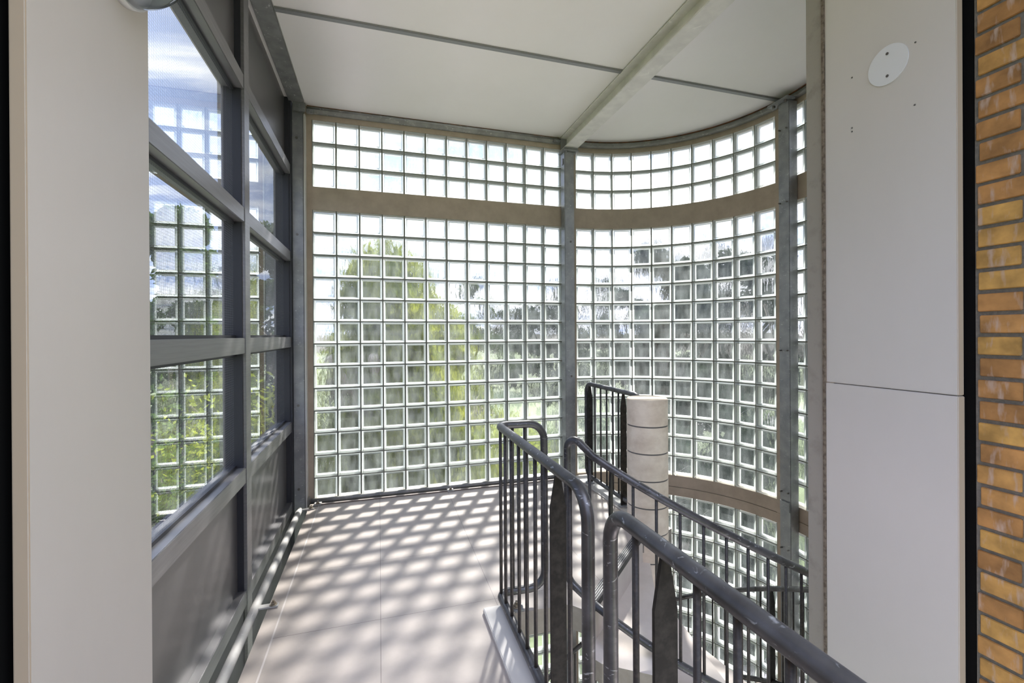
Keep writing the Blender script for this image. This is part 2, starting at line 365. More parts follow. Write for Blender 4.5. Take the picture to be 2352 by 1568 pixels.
# ============================================================ SETTING
YB = 4.472            # inner face of the back glass wall
CX, CY, R = 1.981, 3.075, 1.405    # stair tower arc
NX, NY = 1.955, 3.075              # newel axis
ZC = 3.52             # ceiling
PITCH = 0.2
X0 = -0.5633          # left edge of glass blocks
# ---- landing floor slab
def pol(r, deg): return (NX+r*math.cos(math.radians(deg)), NY+r*math.sin(math.radians(deg)))
EDGE = -136.6
slab = [(-0.585, -1.6), (0.66, -1.6), (0.66, 2.345), (0.99, 2.328), (1.035, 2.27), pol(1.215, EDGE), pol(0.155, EDGE), pol(0.155, -100), (2.115, 3.0), (2.115, 4.40), (-0.585, 4.40)]
b = MB(); b.prism(slab, -0.13, 0.0, 0, 1)
_d = Vector((math.cos(math.radians(EDGE)), math.sin(math.radians(EDGE)), 0)); _n = Vector((_d.y, -_d.x, 0))
b.obox(Vector((NX, NY, -0.117))+_d*0.67+_n*0.0285, _d*0.53, _n*0.03, Vector((0, 0, 0.0835)), 2)
floor = b.build('floor', [M_FLOOR, M_SHADEDGE, M_TREAD]); struct(floor)
# passage floor right of the opening hidden behind rail is open stairwell: nothing there
def arc_pts(r, a0, a1, n, cx=CX, cy=CY): return [(cx+r*math.cos(math.radians(a0+(a1-a0)*k/n)), cy+r*math.sin(math.radians(a0+(a1-a0)*k/n))) for k in range(n+1)]
lf = MB(); lf.prism([(-0.85, -1.6), (1.98, -1.6)]+arc_pts(1.40, -90, 90, 40)+[(-0.85, 4.46)], -3.55, -3.4)
struct(lf.build('trim_11', mat('lower_landing', (0.64, 0.58, 0.54), 0.8)))
# ---- ceiling boards
b = MB()
pts = [(-0.9, 0.4), (2.35, 0.4), (2.35, 1.7)] + arc_pts(1.40, -74, 90, 40) + [(-0.9, 4.475)]
b.prism(pts, ZC, ZC+0.06)
ceil = b.build('ceiling', M_WHITE); struct(ceil)
# board joint cover strip across the ceiling
b = MB(); b.box(-0.62, 3.36, 3.165, 3.205, ZC-0.014, ZC, 0, 0.003)
st = b.build('trim_1', M_SEAM); struct(st)

# ---- glass block walls: concrete bands + mortar lattice + panels of blocks
ZTOP = 3.407                         # top edge of upper glass
rows_up = [(ZTOP-PITCH*k, ZTOP-PITCH*(k+1)) for k in range(3)]
Z1 = 2.603
rows_mid = [(Z1-PITCH*k, Z1-PITCH*(k+1)) for k in range(13)]
Z2 = -0.207
rows_low = [(Z2-PITCH*k, Z2-PITCH*(k+1)) for k in range(17)]
ZBOT = Z2-PITCH*17
def block_cells(P0, ex, en, w, z1, z0, mb):
    """one glass block: P0 = inner-face lower-left plan point, ex = unit along wall, en = unit outward normal"""
    g = 0.0055
    P0 = Vector((*P0, 0)); ex = Vector((*ex, 0)); en = Vector((*en, 0)); up = Vector((0, 0, 1))
    cx = P0+ex*(w/2); cz = (z0+z1)/2
    hw = w/2-g; hh = (z1-z0)/2-g
    def ring(dw, d): # inset dw, depth d
        return [cx+ex*sx*(hw-dw)+up*(cz+sz*(hh-dw))+en*d for sx, sz in ((-1, -1), (1, -1), (1, 1), (-1, 1))]
    def strip(a, b_, m):
        for k in range(4):
            q = (k+1) % 4; mb.poly([a[k], a[q], b_[q], b_[k]], m)
    r1, r2, r3, r4, r5 = ring(0, -0.002), ring(0.0115, -0.003), ring(0.0135, 0.0015), ring(0.0175, 0.0045), ring(0.0200, 0.014)
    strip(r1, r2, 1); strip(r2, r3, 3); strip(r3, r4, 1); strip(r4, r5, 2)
    r6 = ring(0.0165, 0.070); strip(r5, r6, 2)
    r7 = ring(0.0, 0.078); strip(r6, r7, 1)
    strip(ring(0.0, -0.002), ring(0.0, 0.006), 1)
    f = ring(0.0200, 0.0135); mb.poly(f, 0)
    q = ring(0.0185, 0.066); mb.poly(q, 0)
def flat_wall(name, xs, zs_groups, y):
    objs = []
    return objs
MATS_B = [M_BCLEAR, M_BRIM, M_BSIDE, M_BLINE]
# back wall concrete
b = MB()
T = 0.085
XL, XR = -0.66, 1.99
def band_flat(z0, z1): b.box(XL, XR, YB-0.0015, YB+T+0.0015, z0, z1, 0)
band_flat(ZTOP, ZC+0.08)
band_flat(Z1, Z1+0.207)
band_flat(-0.207, Z1-2.6)
b.box(XL, X0, YB, YB+T, ZBOT, ZTOP, 0)
b.box(X0+2.4, XR, YB, YB+T, ZBOT, ZTOP, 0)
for rows in (rows_up, rows_mid, rows_low):
    for k in range(1, len(rows)):
        b.box(X0, X0+2.4, YB+0.004, YB+0.074, rows[k][0]-0.0058, rows[k][0]+0.0058, 1)
    for i in range(13):
        b.box(X0+PITCH*i-0.0058, X0+PITCH*i+0.0058, YB+0.0045, YB+0.0745, rows[-1][1], rows[0][0], 1)
wb = b.build('wall_back', [M_CONC, M_MORTAR]); struct(wb)
def fill(name, cells, parent):
    mb = MB()
    for (P0, ex, en, w, z1, z0) in cells: block_cells(P0, ex, en, w, z1, z0, mb)
    return mb.build(name, MATS_B, parent)
for rows in (rows_up, rows_mid, rows_low):
    fill('glass_block_panel', [((X0+PITCH*i, YB), (1, 0), (0, 1), PITCH, z1, z0) for i in range(12) for z1, z0 in rows], wb)
# curved wall : chords, angles from 90 deg (tangent) clockwise to -90
b = MB()
dA = 8.26
def cpt(r, a): return (CX+r*math.cos(math.radians(a)), CY+r*math.sin(math.radians(a)))
A0 = 89.4
nodes = [A0-dA*i for i in range(11)]          # ten blocks
nodes2 = [nodes[-1]-3.6-dA*i for i in range(11)]   # past the second column
def curved_band(a0, a1, z0, z1, r0=R-0.0015, r1=R+T+0.0015, n=30, m=0):
    for k in range(n):
        a, c = a0+(a1-a0)*k/n, a0+(a1-a0)*(k+1)/n
        p = [cpt(r0, a), cpt(r0, c), cpt(r1, c), cpt(r1, a)]
        b.prism(p, z0, z1, m)
for z0, z1 in ((ZTOP, ZC+0.08), (Z1, Z1+0.207), (-0.207, -0.118), (-0.112, Z1-2.6)):
    curved_band(90, -90, z0, z1, n=48)
curved_band(90, -90, -0.120, -0.110, R+0.006, R+T-0.01, n=48, m=1)
for a0, a1 in ((90.0, A0-0.2), (nodes[-1], nodes2[0]), (nodes2[-1], -90.0)):
    curved_band(a0, a1, ZBOT, ZTOP, R, R+T, n=3)
for nd in (nodes, nodes2):
    for rows in (rows_up, rows_mid, rows_low):
        for k in range(1, len(rows)):
            for i in range(10):
                p = [cpt(R+0.004, nd[i]), cpt(R+0.004, nd[i+1]), cpt(R+0.074, nd[i+1]), cpt(R+0.074, nd[i])]
                b.prism(p, rows[k][0]-0.0058, rows[k][0]+0.0058, 1)
        for a in nd:
            c = Vector((math.cos(math.radians(a)), math.sin(math.radians(a)), 0)); e = Vector((-c.y, c.x, 0))
            b.obox(Vector((CX, CY, (rows[0][0]+rows[-1][1])/2))+c*(R+0.039), e*0.0058, c*0.0350, Vector((0, 0, (rows[0][0]-rows[-1][1])/2)), 1)
wc = b.build('wall_right', [M_CONC, M_MORTAR]); struct(wc)
for nd in (nodes, nodes2):
    for rows in (rows_up, rows_mid, rows_low):
        cells = []
        for i in range(10):
            p = Vector(cpt(R, nd[i])); q = Vector(cpt(R, nd[i+1])); w = (q-p).length; ex = (q-p)/w; en = Vector((-ex.y, ex.x))
            for z1, z0 in rows: cells.append((p, ex, en, w, z1, z0))
        fill('glass_block_panel', cells, wc)

# cracked blocks in the curved wall: fine white fracture lines just behind the inner face
M_CRACK = mat('glass_fracture', (0.85, 0.88, 0.9), 0.4)
rc = random.Random(41)
for (i, z1, n_) in ((4, rows_mid[3][0], 3), (2, rows_mid[3][0], 3), (2, rows_mid[4][0], 2), (6, rows_mid[6][0], 5), (8, rows_mid[9][0], 3), (6, rows_mid[11][0], 3), (5, rows_mid[12][0], 4), (3, rows_mid[12][0], 3), (5, rows_low[0][0], 6), (6, rows_low[0][0], 5), (4, rows_low[1][0], 5), (6, rows_low[2][0], 4), (5, rows_low[1][0], 3)):
    p = Vector(cpt(R, nodes[i])); q = Vector(cpt(R, nodes[i+1])); ex = (q-p).normalized(); en = Vector((-ex.y, ex.x)); w = (q-p).length
    def pt(a, h): v = p+ex*(w*a)+en*0.0125; return Vector((v.x, v.y, z1-0.2*h))
    mb = MB(); c0 = (rc.uniform(.3, .7), rc.uniform(.3, .7))
    for _ in range(n_):
        an = rc.uniform(0, 2*PI); e0 = (min(.86, max(.14, c0[0]+.5*math.cos(an))), min(.86, max(.14, c0[1]+.5*math.sin(an))))
        md = ((c0[0]+e0[0])/2+rc.uniform(-.05, .05), (c0[1]+e0[1])/2+rc.uniform(-.05, .05))
        mb.tube([pt(*c0), pt(*md), pt(*e0)], 0.0009, 5)
    mb.build('glass_crack', M_CRACK, wc)

# ---- right jamb: concrete pillar, cladding, brick
b = MB(); b.box(1.98, 2.14, 1.631, 1.722, -3.4, ZC+0.06, 0, 0.004)
struct(b.build('trim_2', M_CONCP))
b = MB(); b.box(1.972, 2.0, 1.6225, 1.634, -1.5, ZC+0.06, 0)
struct(b.build('trim_3', mat('crumbling_sealant', (0.22, 0.18, 0.135), 0.9, 0, (40, (0.11, 0.085, 0.06), 0.45, 0.6), 0.8)))
def brick_mat():
    m = bpy.data.materials.new('yellow_brick'); m.use_nodes = True; t = m.node_tree; bs = t.nodes['Principled BSDF']
    bs.inputs['Roughness'].default_value = 0.9
    at = t.nodes.new('ShaderNodeAttribute'); at.attribute_name = 'tone'
    rp = t.nodes.new('ShaderNodeValToRGB'); t.links.new(at.outputs['Fac'], rp.inputs[0])
    e = rp.color_ramp.elements; e[0].position = 0; e[0].color = (0.34, 0.17, 0.055, 1); e[1].position = 1; e[1].color = (0.55, 0.32, 0.085, 1)
    k = e.new(0.5); k.color = (0.46, 0.235, 0.075, 1)
    co = t.nodes.new('ShaderNodeTexCoord')
    n = t.nodes.new('ShaderNodeTexNoise'); n.inputs['Scale'].default_value = 14; n.inputs['Detail'].default_value = 8; t.links.new(co.outputs['Object'], n.inputs['Vector'])
    x = t.nodes.new('ShaderNodeMix'); x.data_type = 'RGBA'; x.blend_type = 'MULTIPLY'; x.inputs[0].default_value = 1
    r = t.nodes.new('ShaderNodeMapRange'); r.inputs[1].default_value = 0.3; r.inputs[2].default_value = 0.7; r.inputs[3].default_value = 0.6; r.inputs[4].default_value = 1.25; t.links.new(n.outputs[0], r.inputs[0])
    t.links.new(rp.outputs[0], x.inputs[6]); t.links.new(r.outputs[0], x.inputs[7])
    # lime runs
    mpn = t.nodes.new('ShaderNodeMapping'); mpn.inputs['Scale'].default_value = (1, 34, 9); t.links.new(co.outputs['Object'], mpn.inputs[0])
    n2 = t.nodes.new('ShaderNodeTexNoise'); n2.inputs['Scale'].default_value = 1; n2.inputs['Detail'].default_value = 4; t.links.new(mpn.outputs[0], n2.inputs['Vector'])
    r2 = t.nodes.new('ShaderNodeMapRange'); r2.inputs[1].default_value = 0.55; r2.inputs[2].default_value = 0.68; r2.inputs[4].default_value = 0.75; t.links.new(n2.outputs[0], r2.inputs[0])
    x2 = t.nodes.new('ShaderNodeMix'); x2.data_type = 'RGBA'; t.links.new(r2.outputs[0], x2.inputs[0]); t.links.new(x.outputs[2], x2.inputs[6]); x2.inputs[7].default_value = (0.50, 0.38, 0.30, 1)
    t.links.new(x2.outputs[2], bs.inputs['Base Color'])
    bn = t.nodes.new('ShaderNodeBump'); bn.inputs['Strength'].default_value = 0.5; bn.inputs['Distance'].default_value = 0.004; t.links.new(n.outputs[0], bn.inputs['Height']); t.links.new(bn.outputs[0], bs.inputs['Normal'])
    return m
M_BRICK = brick_mat(); M_BMORT = mat('grey_brick_mortar', (0.175, 0.165, 0.14), 0.95, 0, (60, (0.24, 0.225, 0.19), 0.4, 0.7), 0.6)
def brick_wall(name, xf, sgn, y0, y1, z0, z1):
    b = MB(); tones = []
    b.box(min(xf+sgn*0.007, xf+sgn*0.2), max(xf+sgn*0.007, xf+sgn*0.2), y0, y1, z0, z1, 1); tones += [0]*6
    zc = 1.0+0.5*0.0753; k0 = int((z0-zc)/0.0753)-1
    for k in range(k0, 60):
        za = 1.318-4*0.0753*0 + (k)*0.0753
        if za < z0 or za+0.0753 > z1: continue
        y = y1 - (0.006 if k % 2 else 0.012) + random.uniform(-.004, .002); first = True
        while y > y0:
            L_ = (0.118 if (first and k % 2) else 0.208)*random.uniform(0.98, 1.02); first = False
            nf = len(b.f)
            ya = max(y-L_, y0)
            if y-ya > 0.02:
                b.box(min(xf, xf+sgn*0.02), max(xf, xf+sgn*0.02), ya, y, za+0.0065, za+0.0753-0.0065+random.uniform(-.001, .001), 0, 0.0025)
                tones += [random.random()]*(len(b.f)-nf)
            y = ya-0.0125
    o = b.build(name, [M_BRICK, M_BMORT])
    at = o.data.attributes.new('tone', 'FLOAT', 'FACE'); at.data.foreach_set('value', tones)
    struct(o); return o
brick_wall('wall_front', 2.02, 1, -0.7, 1.088, -0.6, 3.6)
b = MB(); b.box(2.03, 2.2, 1.088, 1.64, -1.5, ZC+0.06); struct(b.build('trim_4', M_BLACK))
# ---- left jamb
brick_wall('wall_left', -0.672, -1, -0.7, 0.965, -0.3, 3.2)
b = MB(); b.box(-0.75, -0.645, 0.968, 1.6, -0.3, ZC); struct(b.build('trim_5', M_BLACK))

# ---- cladding panels
def clad(name, x0, x1, y0, y1, z0, z1, label):
    b = MB(); b.box(x0, x1, y0, y1, z0, z1, 0, 0.0025)
    o = b.build(name, [M_CLAD, M_CLADEDGE])
    for p in o.data.polygons:
        if p.normal.y < -0.9: p.material_index = 1
    return tag(o, label, 'wall panel')
clad('cladding_panel', -0.625, -0.60, 1.044, 1.506, -0.3, ZC, 'tall pale grey cladding board at the left edge, lining the opening under the glass lamp')
up = clad('cladding_panel', 1.98, 2.012, 1.114, 1.6225, 1.251, ZC, 'upper grey cladding board at the right with the round white cover plate')
lo = clad('cladding_panel', 1.977, 2.012, 1.112, 1.6225, -1.2, 1.2485, 'lower grey cladding board at the right, below the thin horizontal joint')
# screw holes left by the removed lamp
for y, z in ((1.246, 2.594), (1.494, 2.591), (1.249, 2.355), (1.495, 2.372), (1.495, 2.356)):
    b = MB(); b.cyl((1.9785, y, z), 0.0035, 0.002, 10, 0, 'x'); b.build('screw_hole', M_SCREW, up)
# round blanking plate
t = thing('cover_plate', 'round white cover plate held by two screws on the upper right board', 'cover plate', (1.98, 1.345, 2.562))
b = MB(); b.cyl((1.975, 1.345, 2.562), 0.077, 0.005, 56, 0, 'x'); b.build('plate', M_DISC, t)
for z in (2.607, 2.517):
    b = MB(); b.cyl((1.9725, 1.345, z), 0.0055, 0.003, 14, 0, 'x'); b.box(1.9718, 1.9726, 1.341, 1.349, z-0.001, z+0.001, 0); b.build('screw', M_SCREW, t)

# ---- wall lamp top left
t = thing('wall_lamp', 'round clear glass wall lamp cut off by the top edge above the left board', 'lamp', (-0.6, 1.345, 2.44))
def dome(mb, cx, cy, cz, rad, depth, m=0, n=20, seg=40):
    i0 = len(mb.v)
    for k in range(n+1):
        a = PI/2*k/n
        for j in range(seg):
            ph = 2*PI*j/seg
            mb.v.append((cx+depth*math.sin(a), cy+rad*math.cos(a)*math.cos(ph), cz+rad*math.cos(a)*math.sin(ph)))
    for k in range(n):
        for j in range(seg):
            a = i0+k*seg+j; c = i0+k*seg+(j+1) % seg
            mb.f.append((a, c, c+seg, a+seg)); mb.mi.append(m); mb.sm.append(True)
b = MB(); b.cyl((-0.6, 1.335, 2.462), 0.17, 0.018, 48, 0, 'x'); b.build('base', M_DISC, t)
b = MB(); dome(b, -0.582, 1.335, 2.462, 0.165, 0.135); b.build('glass_bowl', M_LAMPG, t)
b = MB(); b.cyl((-0.582, 1.335, 2.462), 0.03, 0.04, 24, 0, 'x'); b.build('bulb_socket', M_DISC, t)
b = MB(); dome(b, -0.545, 1.335, 2.462, 0.032, 0.06); b.build('bulb', mat('opal_bulb', (0.85, 0.85, 0.82), 0.3), t)

# ============================================================ LEFT WINDOW WALL
FX = -0.72        # room face of the frame
GX = -0.775       # glass plane
def window(idx, y0, y1, zmin, zmax, label):
    root = None
    b = MB()   # mullion/jamb pieces: recess faces
    trans = [(-0.035, 0.05), (0.65, 0.74), (1.38, 1.468), (2.118, 2.203), (2.865, 2.95)]
    for z0, z1 in trans:
        b.box(FX-0.10, FX, y0, y1, z0, z1, 0, 0.003)
    w = b.build('window_%d' % idx, [M_FRAME, M_FRAMESHADE]); struct(w)
    # recess jambs
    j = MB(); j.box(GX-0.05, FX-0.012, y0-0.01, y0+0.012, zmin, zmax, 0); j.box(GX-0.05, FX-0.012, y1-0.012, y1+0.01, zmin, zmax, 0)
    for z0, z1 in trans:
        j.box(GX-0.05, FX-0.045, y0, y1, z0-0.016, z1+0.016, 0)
    j.build('window_frame', M_FRAMESHADE, w)
    for k in (1, 2, 3):
        p = MB(); za, zb = trans[k][1], trans[k+1][0]
        p.poly([(GX, y0, za), (GX, y1, za), (GX, y1, zb), (GX, y0, zb)])
        p.build('pane', M_WGLASS, w)
    s = MB(); s.box(GX-0.02, GX+0.012, y0, y1, trans[0][1], trans[1][0], 0); s.build('spandrel_panel', M_SPAN, w)
    s = MB(); s.box(GX-0.02, GX+0.012, y0, y1, trans[4][1], ZC+0.05, 0); s.build('spandrel_panel', M_SPAN, w)
    return w
window(1, 1.2, 2.93, -0.2, ZC, '')
window(2, 3.03, 4.355, -0.2, ZC, '')
b = MB(); b.box(FX-0.13, FX+0.003, 2.928, 3.032, -2.6, ZC+0.05, 0, 0.003)
struct(b.build('trim_6', M_FRAME))
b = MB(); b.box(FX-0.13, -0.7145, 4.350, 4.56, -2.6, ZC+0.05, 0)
struct(b.build('trim_7', M_FRAMESHADE))
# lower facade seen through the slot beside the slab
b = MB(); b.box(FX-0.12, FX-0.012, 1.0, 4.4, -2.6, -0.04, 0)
struct(b.build('trim_8', M_FRAMESHADE))

# ============================================================ STEELWORK
def bolt(parent, p, axis='y', r=0.009, h=0.010, mat_=M_GALV, washer=True):
    b = MB(); d = {'y': Vector((0, -1, 0)), 'x': Vector((-1, 0, 0)), 'z': Vector((0, 0, 1))}[axis]
    p = Vector(p)
    if axis == 'z':
        if washer: b.cyl(p, r*1.9, 0.003, 20, 0, 'z')
        b.cyl(p+Vector((0, 0, 0.003)), r*1.15, h, 6, 0, 'z'); b.cyl(p+Vector((0, 0, 0.003+h)), r*0.6, h*0.9, 12, 0, 'z')
    elif axis == 'y':
        if washer: b.cyl(p-Vector((0, 0.003, 0)), r*1.6, 0.003, 20, 0, 'y')
        b.cyl(p-Vector((0, 0.003+h, 0)), r, h, 6, 0, 'y')
    else:
        if washer: b.cyl(p-Vector((0.003, 0, 0)), r*1.6, 0.003, 20, 0, 'x')
        b.cyl(p-Vector((0.003+h, 0, 0)), r, h, 6, 0, 'x')
    return b.build('bolt', mat_, parent)
# corner column (left)
t = thing('steel_column', 'galvanised steel column in the left corner between dark window wall and glass blocks', 'column', (-0.665, 4.42, 0))
b = MB(); b.box(-0.712, -0.625, 4.395, 4.472, -2.6, ZC-0.028, 0, 0.004); b.build('shaft', M_GALV, t)
b = MB(); b.box(-0.622, -0.608, 4.40, 4.47, -0.1, ZC-0.1, 0, 0.002); b.build('sealing_strip', mat('pale_sealing_strip', (0.6, 0.59, 0.56), 0.6), t)
for z in (3.20, 2.36, 0.87, 0.14): bolt(t, (-0.675, 4.395, z), 'y', 0.007, 0.006, M_SCREW)
# middle column
t = thing('steel_column', 'galvanised steel column between the straight and the curved glass block walls', 'column', (1.86, 4.38, 0))
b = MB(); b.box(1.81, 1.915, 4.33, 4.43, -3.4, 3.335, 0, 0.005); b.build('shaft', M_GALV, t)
b = MB(); b.box(1.79, 1.955, 4.30, 4.45, 3.335, 3.352, 0, 0.003); b.box(1.80, 1.945, 4.30, 4.45, 3.354, 3.369, 0, 0.003); b.build('head_plate', M_GALV, t)
for x in (1.825, 1.925): 
    b = MB(); b.cyl((x, 4.325, 3.320), 0.012, 0.015, 6, 0, 'z'); b.build('bolt', M_GALV, t)
for z in (2.42, 1.05): bolt(t, (1.875, 4.33, z), 'y', 0.007, 0.007, M_SCREW)
b = MB(); b.box(1.802, 1.81, 4.36, 4.39, 3.21, 3.27, 0); b.build('slotted_lug', M_SCREW, t)
# right column against curved wall
t = thing('steel_column', 'galvanised steel column standing against the curved wall, right of the stair', 'column', (3.30, 3.07, 0))
b = MB(); b.box(3.285, 3.375, 3.015, 3.125, -3.4, 3.43, 0, 0.004); b.build('shaft', M_GALV, t)
for z in (3.20, 2.58, 1.33, 0.13, -0.35):
    bolt(t, (3.285, 3.10, z), 'x', 0.006, 0.022, M_SCREW, False); bolt(t, (3.285, 3.035, z), 'x', 0.006, 0.014, M_SCREW, False)
b = MB(); b.box(3.272, 3.285, 3.015, 3.115, -0.03, 0.055, 0, 0.003); b.build('fixing_plate', M_GALV, t)
# roof beam: H section along Y
t = thing('steel_beam', 'large galvanised H beam under the ceiling running over the middle column', 'beam', (1.88, 3.2, 3.44))
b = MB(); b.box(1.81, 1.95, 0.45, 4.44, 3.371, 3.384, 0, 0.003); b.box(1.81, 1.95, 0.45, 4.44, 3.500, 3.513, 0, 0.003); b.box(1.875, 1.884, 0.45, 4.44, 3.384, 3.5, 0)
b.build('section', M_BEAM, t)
b = MB(); b.box(1.811, 1.949, 4.425, 4.437, 3.384, 3.5, 0); b.build('end_plate', M_GALV, t)
# left edge channel
b = MB(); b.box(-0.73, -0.61, 1.52, 4.36, 3.495, 3.503, 0, 0.002); b.box(-0.618, -0.61, 1.52, 4.36, 3.497, ZC+0.02, 0)
t = b.build('steel_channel', M_GALVC); tag(t, 'galvanised steel channel along the ceiling edge above the dark window wall', 'channel')
# back edge tube + curved edge angle
t = thing('edge_angle', 'straight galvanised angle between ceiling and top of the back glass wall', 'angle', (0.6, 4.42, 3.48))
b = MB(); b.box(-0.60, 1.82, 4.452, 4.472, 3.452, 3.515, 0, 0.004); b.tube([(-0.60, 4.455, 3.500), (1.82, 4.455, 3.500)], 0.009, 10); b.build('section', M_GALVC, t)
b = MB(); b.box(-0.70, -0.60, 4.36, 4.375, 3.42, 3.50, 0, 0.004); b.box(-0.60, -0.545, 4.41, 4.45, 3.44, 3.475, 0, 0.004); b.build('corner_gusset', M_GALV, t)
bolt(t, (-0.655, 4.36, 3.46), 'y', 0.010, 0.008); bolt(t, (-0.575, 4.41, 3.457), 'y', 0.007, 0.008)
b = MB(); b.box(1.73, 1.80, 4.40, 4.452, 3.465, 3.478, 0, 0.003); b.build('splice_lug', M_GALV, t)
t = thing('edge_angle', 'curved galvanised angle between ceiling and top of the round glass wall', 'angle', (2.9, 3.9, 3.48))
b = MB()
n = 60
for k in range(n):
    a, c = 88-(150)*k/n, 88-(150)*(k+1)/n
    b.prism([cpt(R-0.05, a), cpt(R-0.05, c), cpt(R-0.003, c), cpt(R-0.003, a)], 3.452, 3.460, 0)
    b.prism([cpt(R-0.012, a), cpt(R-0.012, c), cpt(R-0.003, c), cpt(R-0.003, a)], 3.460, 3.512, 0)
b.build('section', M_GALVC, t)
b = MB(); b.box(3.24, 3.33, 2.99, 3.20, 3.430, 3.450, 0, 0.004); b.build('connection_plate', M_GALV, t)
for y in (3.03, 3.15):
    b = MB(); b.cyl((3.265, y, 3.412), 0.013, 0.018, 6, 0, 'z'); b.build('bolt', M_SCREW, t)
# rusty shadow gap between ceiling board and angle
b = MB()
for k in range(n):
    a, c = 88-(150)*k/n, 88-(150)*(k+1)/n
    b.prism([cpt(R-0.020, a), cpt(R-0.020, c), cpt(R-0.004, c), cpt(R-0.004, a)], 3.511, 3.5198, 0)
struct(b.build('trim_9', M_RUST))
b = MB(); b.box(-0.60, 1.80, 4.452, 4.47, 3.515, 3.5198); struct(b.build('trim_10', M_RUST))

# ---- left pipe along slab edge with brackets
t = thing('steel_pipe', 'pale galvanised kick pipe along the left edge of the landing beside the dark wall', 'pipe', (-0.65, 2.5, 0))
b = MB(); b.tube([(-0.652, y, 0.0) for y in [1.52+0.2*k for k in range(14)]]+[(-0.652, 4.28, 0.0)], 0.0235, 18); b.build('tube', M_PIPE, t)
for y in (4.27, 2.80):
    b = MB(); b.box(-0.645, -0.535, y-0.02, y+0.02, 0.002, 0.010, 0, 0.002); br = b.build('bracket', M_PIPE, t)
    bb = bolt(t, (-0.56, y, 0.010), 'z', 0.010, 0.012, M_BOLT)
# ---- back pipe
t = thing('steel_pipe', 'dull grey kick pipe along the foot of the straight glass block wall', 'pipe', (0.6, 4.43, 0))
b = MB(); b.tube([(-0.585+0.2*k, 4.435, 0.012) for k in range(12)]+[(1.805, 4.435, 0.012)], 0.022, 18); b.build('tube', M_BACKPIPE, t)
for x in (-0.52, 0.64):
    b = MB(); b.box(x-0.03, x+0.03, 4.33, 4.42, 0.002, 0.010, 0, 0.002); b.build('bracket', M_PIPE, t)
    bolt(t, (x, 4.36, 0.010), 'z', 0.010, 0.012, M_BOLT)
b = MB(); b.box(-0.60, -0.595, 4.41, 4.46, -0.02, 0.05); b.build('end_plate', M_GALV, t)
# brown strip at slab rear: the groove's shadow line put into colour
b = MB(); b.box(-0.50, 1.80, 4.345, 4.352, 0.0, 0.008); t = b.build('slab_groove_shade', mat('brown_groove_shade', (0.17, 0.13, 0.11), 0.6)); tag(t, 'thin brown strip for the shaded groove in the floor in front of the back kick pipe', 'angle')

# ============================================================ STAIR
b = MB(); rad = 0.152
segs = 64
def ringprof(zr):
    i0 = len(b.v)
    for k in range(len(zr)-1):
        for z, r_ in (zr[k], zr[k+1]):
            for j in range(segs):
                a = 2*PI*j/segs; b.v.append((NX+r_*math.cos(a), NY+r_*math.sin(a), z))
    for k in range(len(zr)-1):
        for j in range(segs):
            a = i0+2*k*segs+j; c = i0+2*k*segs+(j+1) % segs
            b.f.append((a, c, c+segs, a+segs)); b.sm.append(True)
            b.mi.append(1 if (zr[k][1] < rad-0.003 and zr[k+1][1] < rad-0.003) else 0)
    b.f.append(tuple(i0+(2*len(zr)-3)*segs+j for j in range(segs))); b.mi.append(0); b.sm.append(False)
prof = [(-3.4, rad)]
RISE = 0.2
z = -3.2
joints = [0.79-RISE*k for k in range(20)][::-1]
for zj in joints:
    prof += [(zj-0.0055, rad), (zj-0.005, rad-0.004), (zj+0.005, rad-0.004), (zj+0.0055, rad)]
prof += [(0.978, rad), (0.985, rad-0.002), (0.990, rad-0.008)]
ringprof(prof)
newel = b.build('newel_column', [M_NEWEL, M_GROOVE]); tag(newel, 'round concrete newel column of stacked rings at the centre of the spiral stair', 'column')
# treads
def tread_mesh():
    mb = MB(); st = 18.2
    # local: start angle 0, sweeping +st ; straight outer edges
    def q(r, d): return (r*math.cos(math.radians(d)), r*math.sin(math.radians(d)))
    top = [q(0.145, -2), q(1.262, -1.2), q(1.30, 4), q(1.295, st-3), q(1.27, st+0.4), q(0.145, st+2)]
    mb.prism(top, -0.105, 0.0, 0, 1)
    return mb
mb = tread_mesh(); proto = mb.build('stair_tread', [M_TREAD, M_SHADEDGE])
nos = MB()
def qn(r, d, dz, off): 
    a = math.radians(d); c = Vector((math.cos(a), math.sin(a), 0)); n_ = Vector((math.sin(a), -math.cos(a), 0))
    return c*r+n_*off+Vector((0, 0, dz))
def nosing(d, r0, r1, z):
    nb = MB(); a = math.radians(d); c = Vector((math.cos(a), math.sin(a), 0)); n_ = Vector((math.sin(a), -math.cos(a), 0))
    nb.obox(c*((r0+r1)/2)+n_*0.028+Vector((0, 0, z+0.001)), c*((r1-r0)/2), n_*0.026, Vector((0, 0, 0.0015)), 0)
    nb.obox(c*((r0+r1)/2)-n_*0.002+Vector((0, 0, z-0.017)), c*((r1-r0)/2), n_*0.0018, Vector((0, 0, 0.019)), 0)
    for o_ in (0.010, 0.022, 0.034, 0.046):
        nb.obox(c*((r0+r1)/2)+n_*o_+Vector((0, 0, z+0.003)), c*((r1-r0)/2), n_*0.002, Vector((0, 0, 0.0012)), 1)
    return nb
names = ['first', 'second', 'third', 'fourth', 'fifth', 'sixth', 'seventh', 'eighth', 'ninth', 'tenth', 'eleventh', 'twelfth', 'thirteenth', 'fourteenth', 'fifteenth']
ST = 18.2
for k in range(15):
    o = proto
    if k: o = proto.copy(); C.objects.link(o)
    o.location = (NX, NY, -RISE*(k+1)); o.rotation_euler = (0, 0, math.radians(EDGE+ST*k))
    tag(o, 'pale concrete wedge stair tread, %s step down from the landing' % names[k], 'stair step', 'treads of the spiral stair')
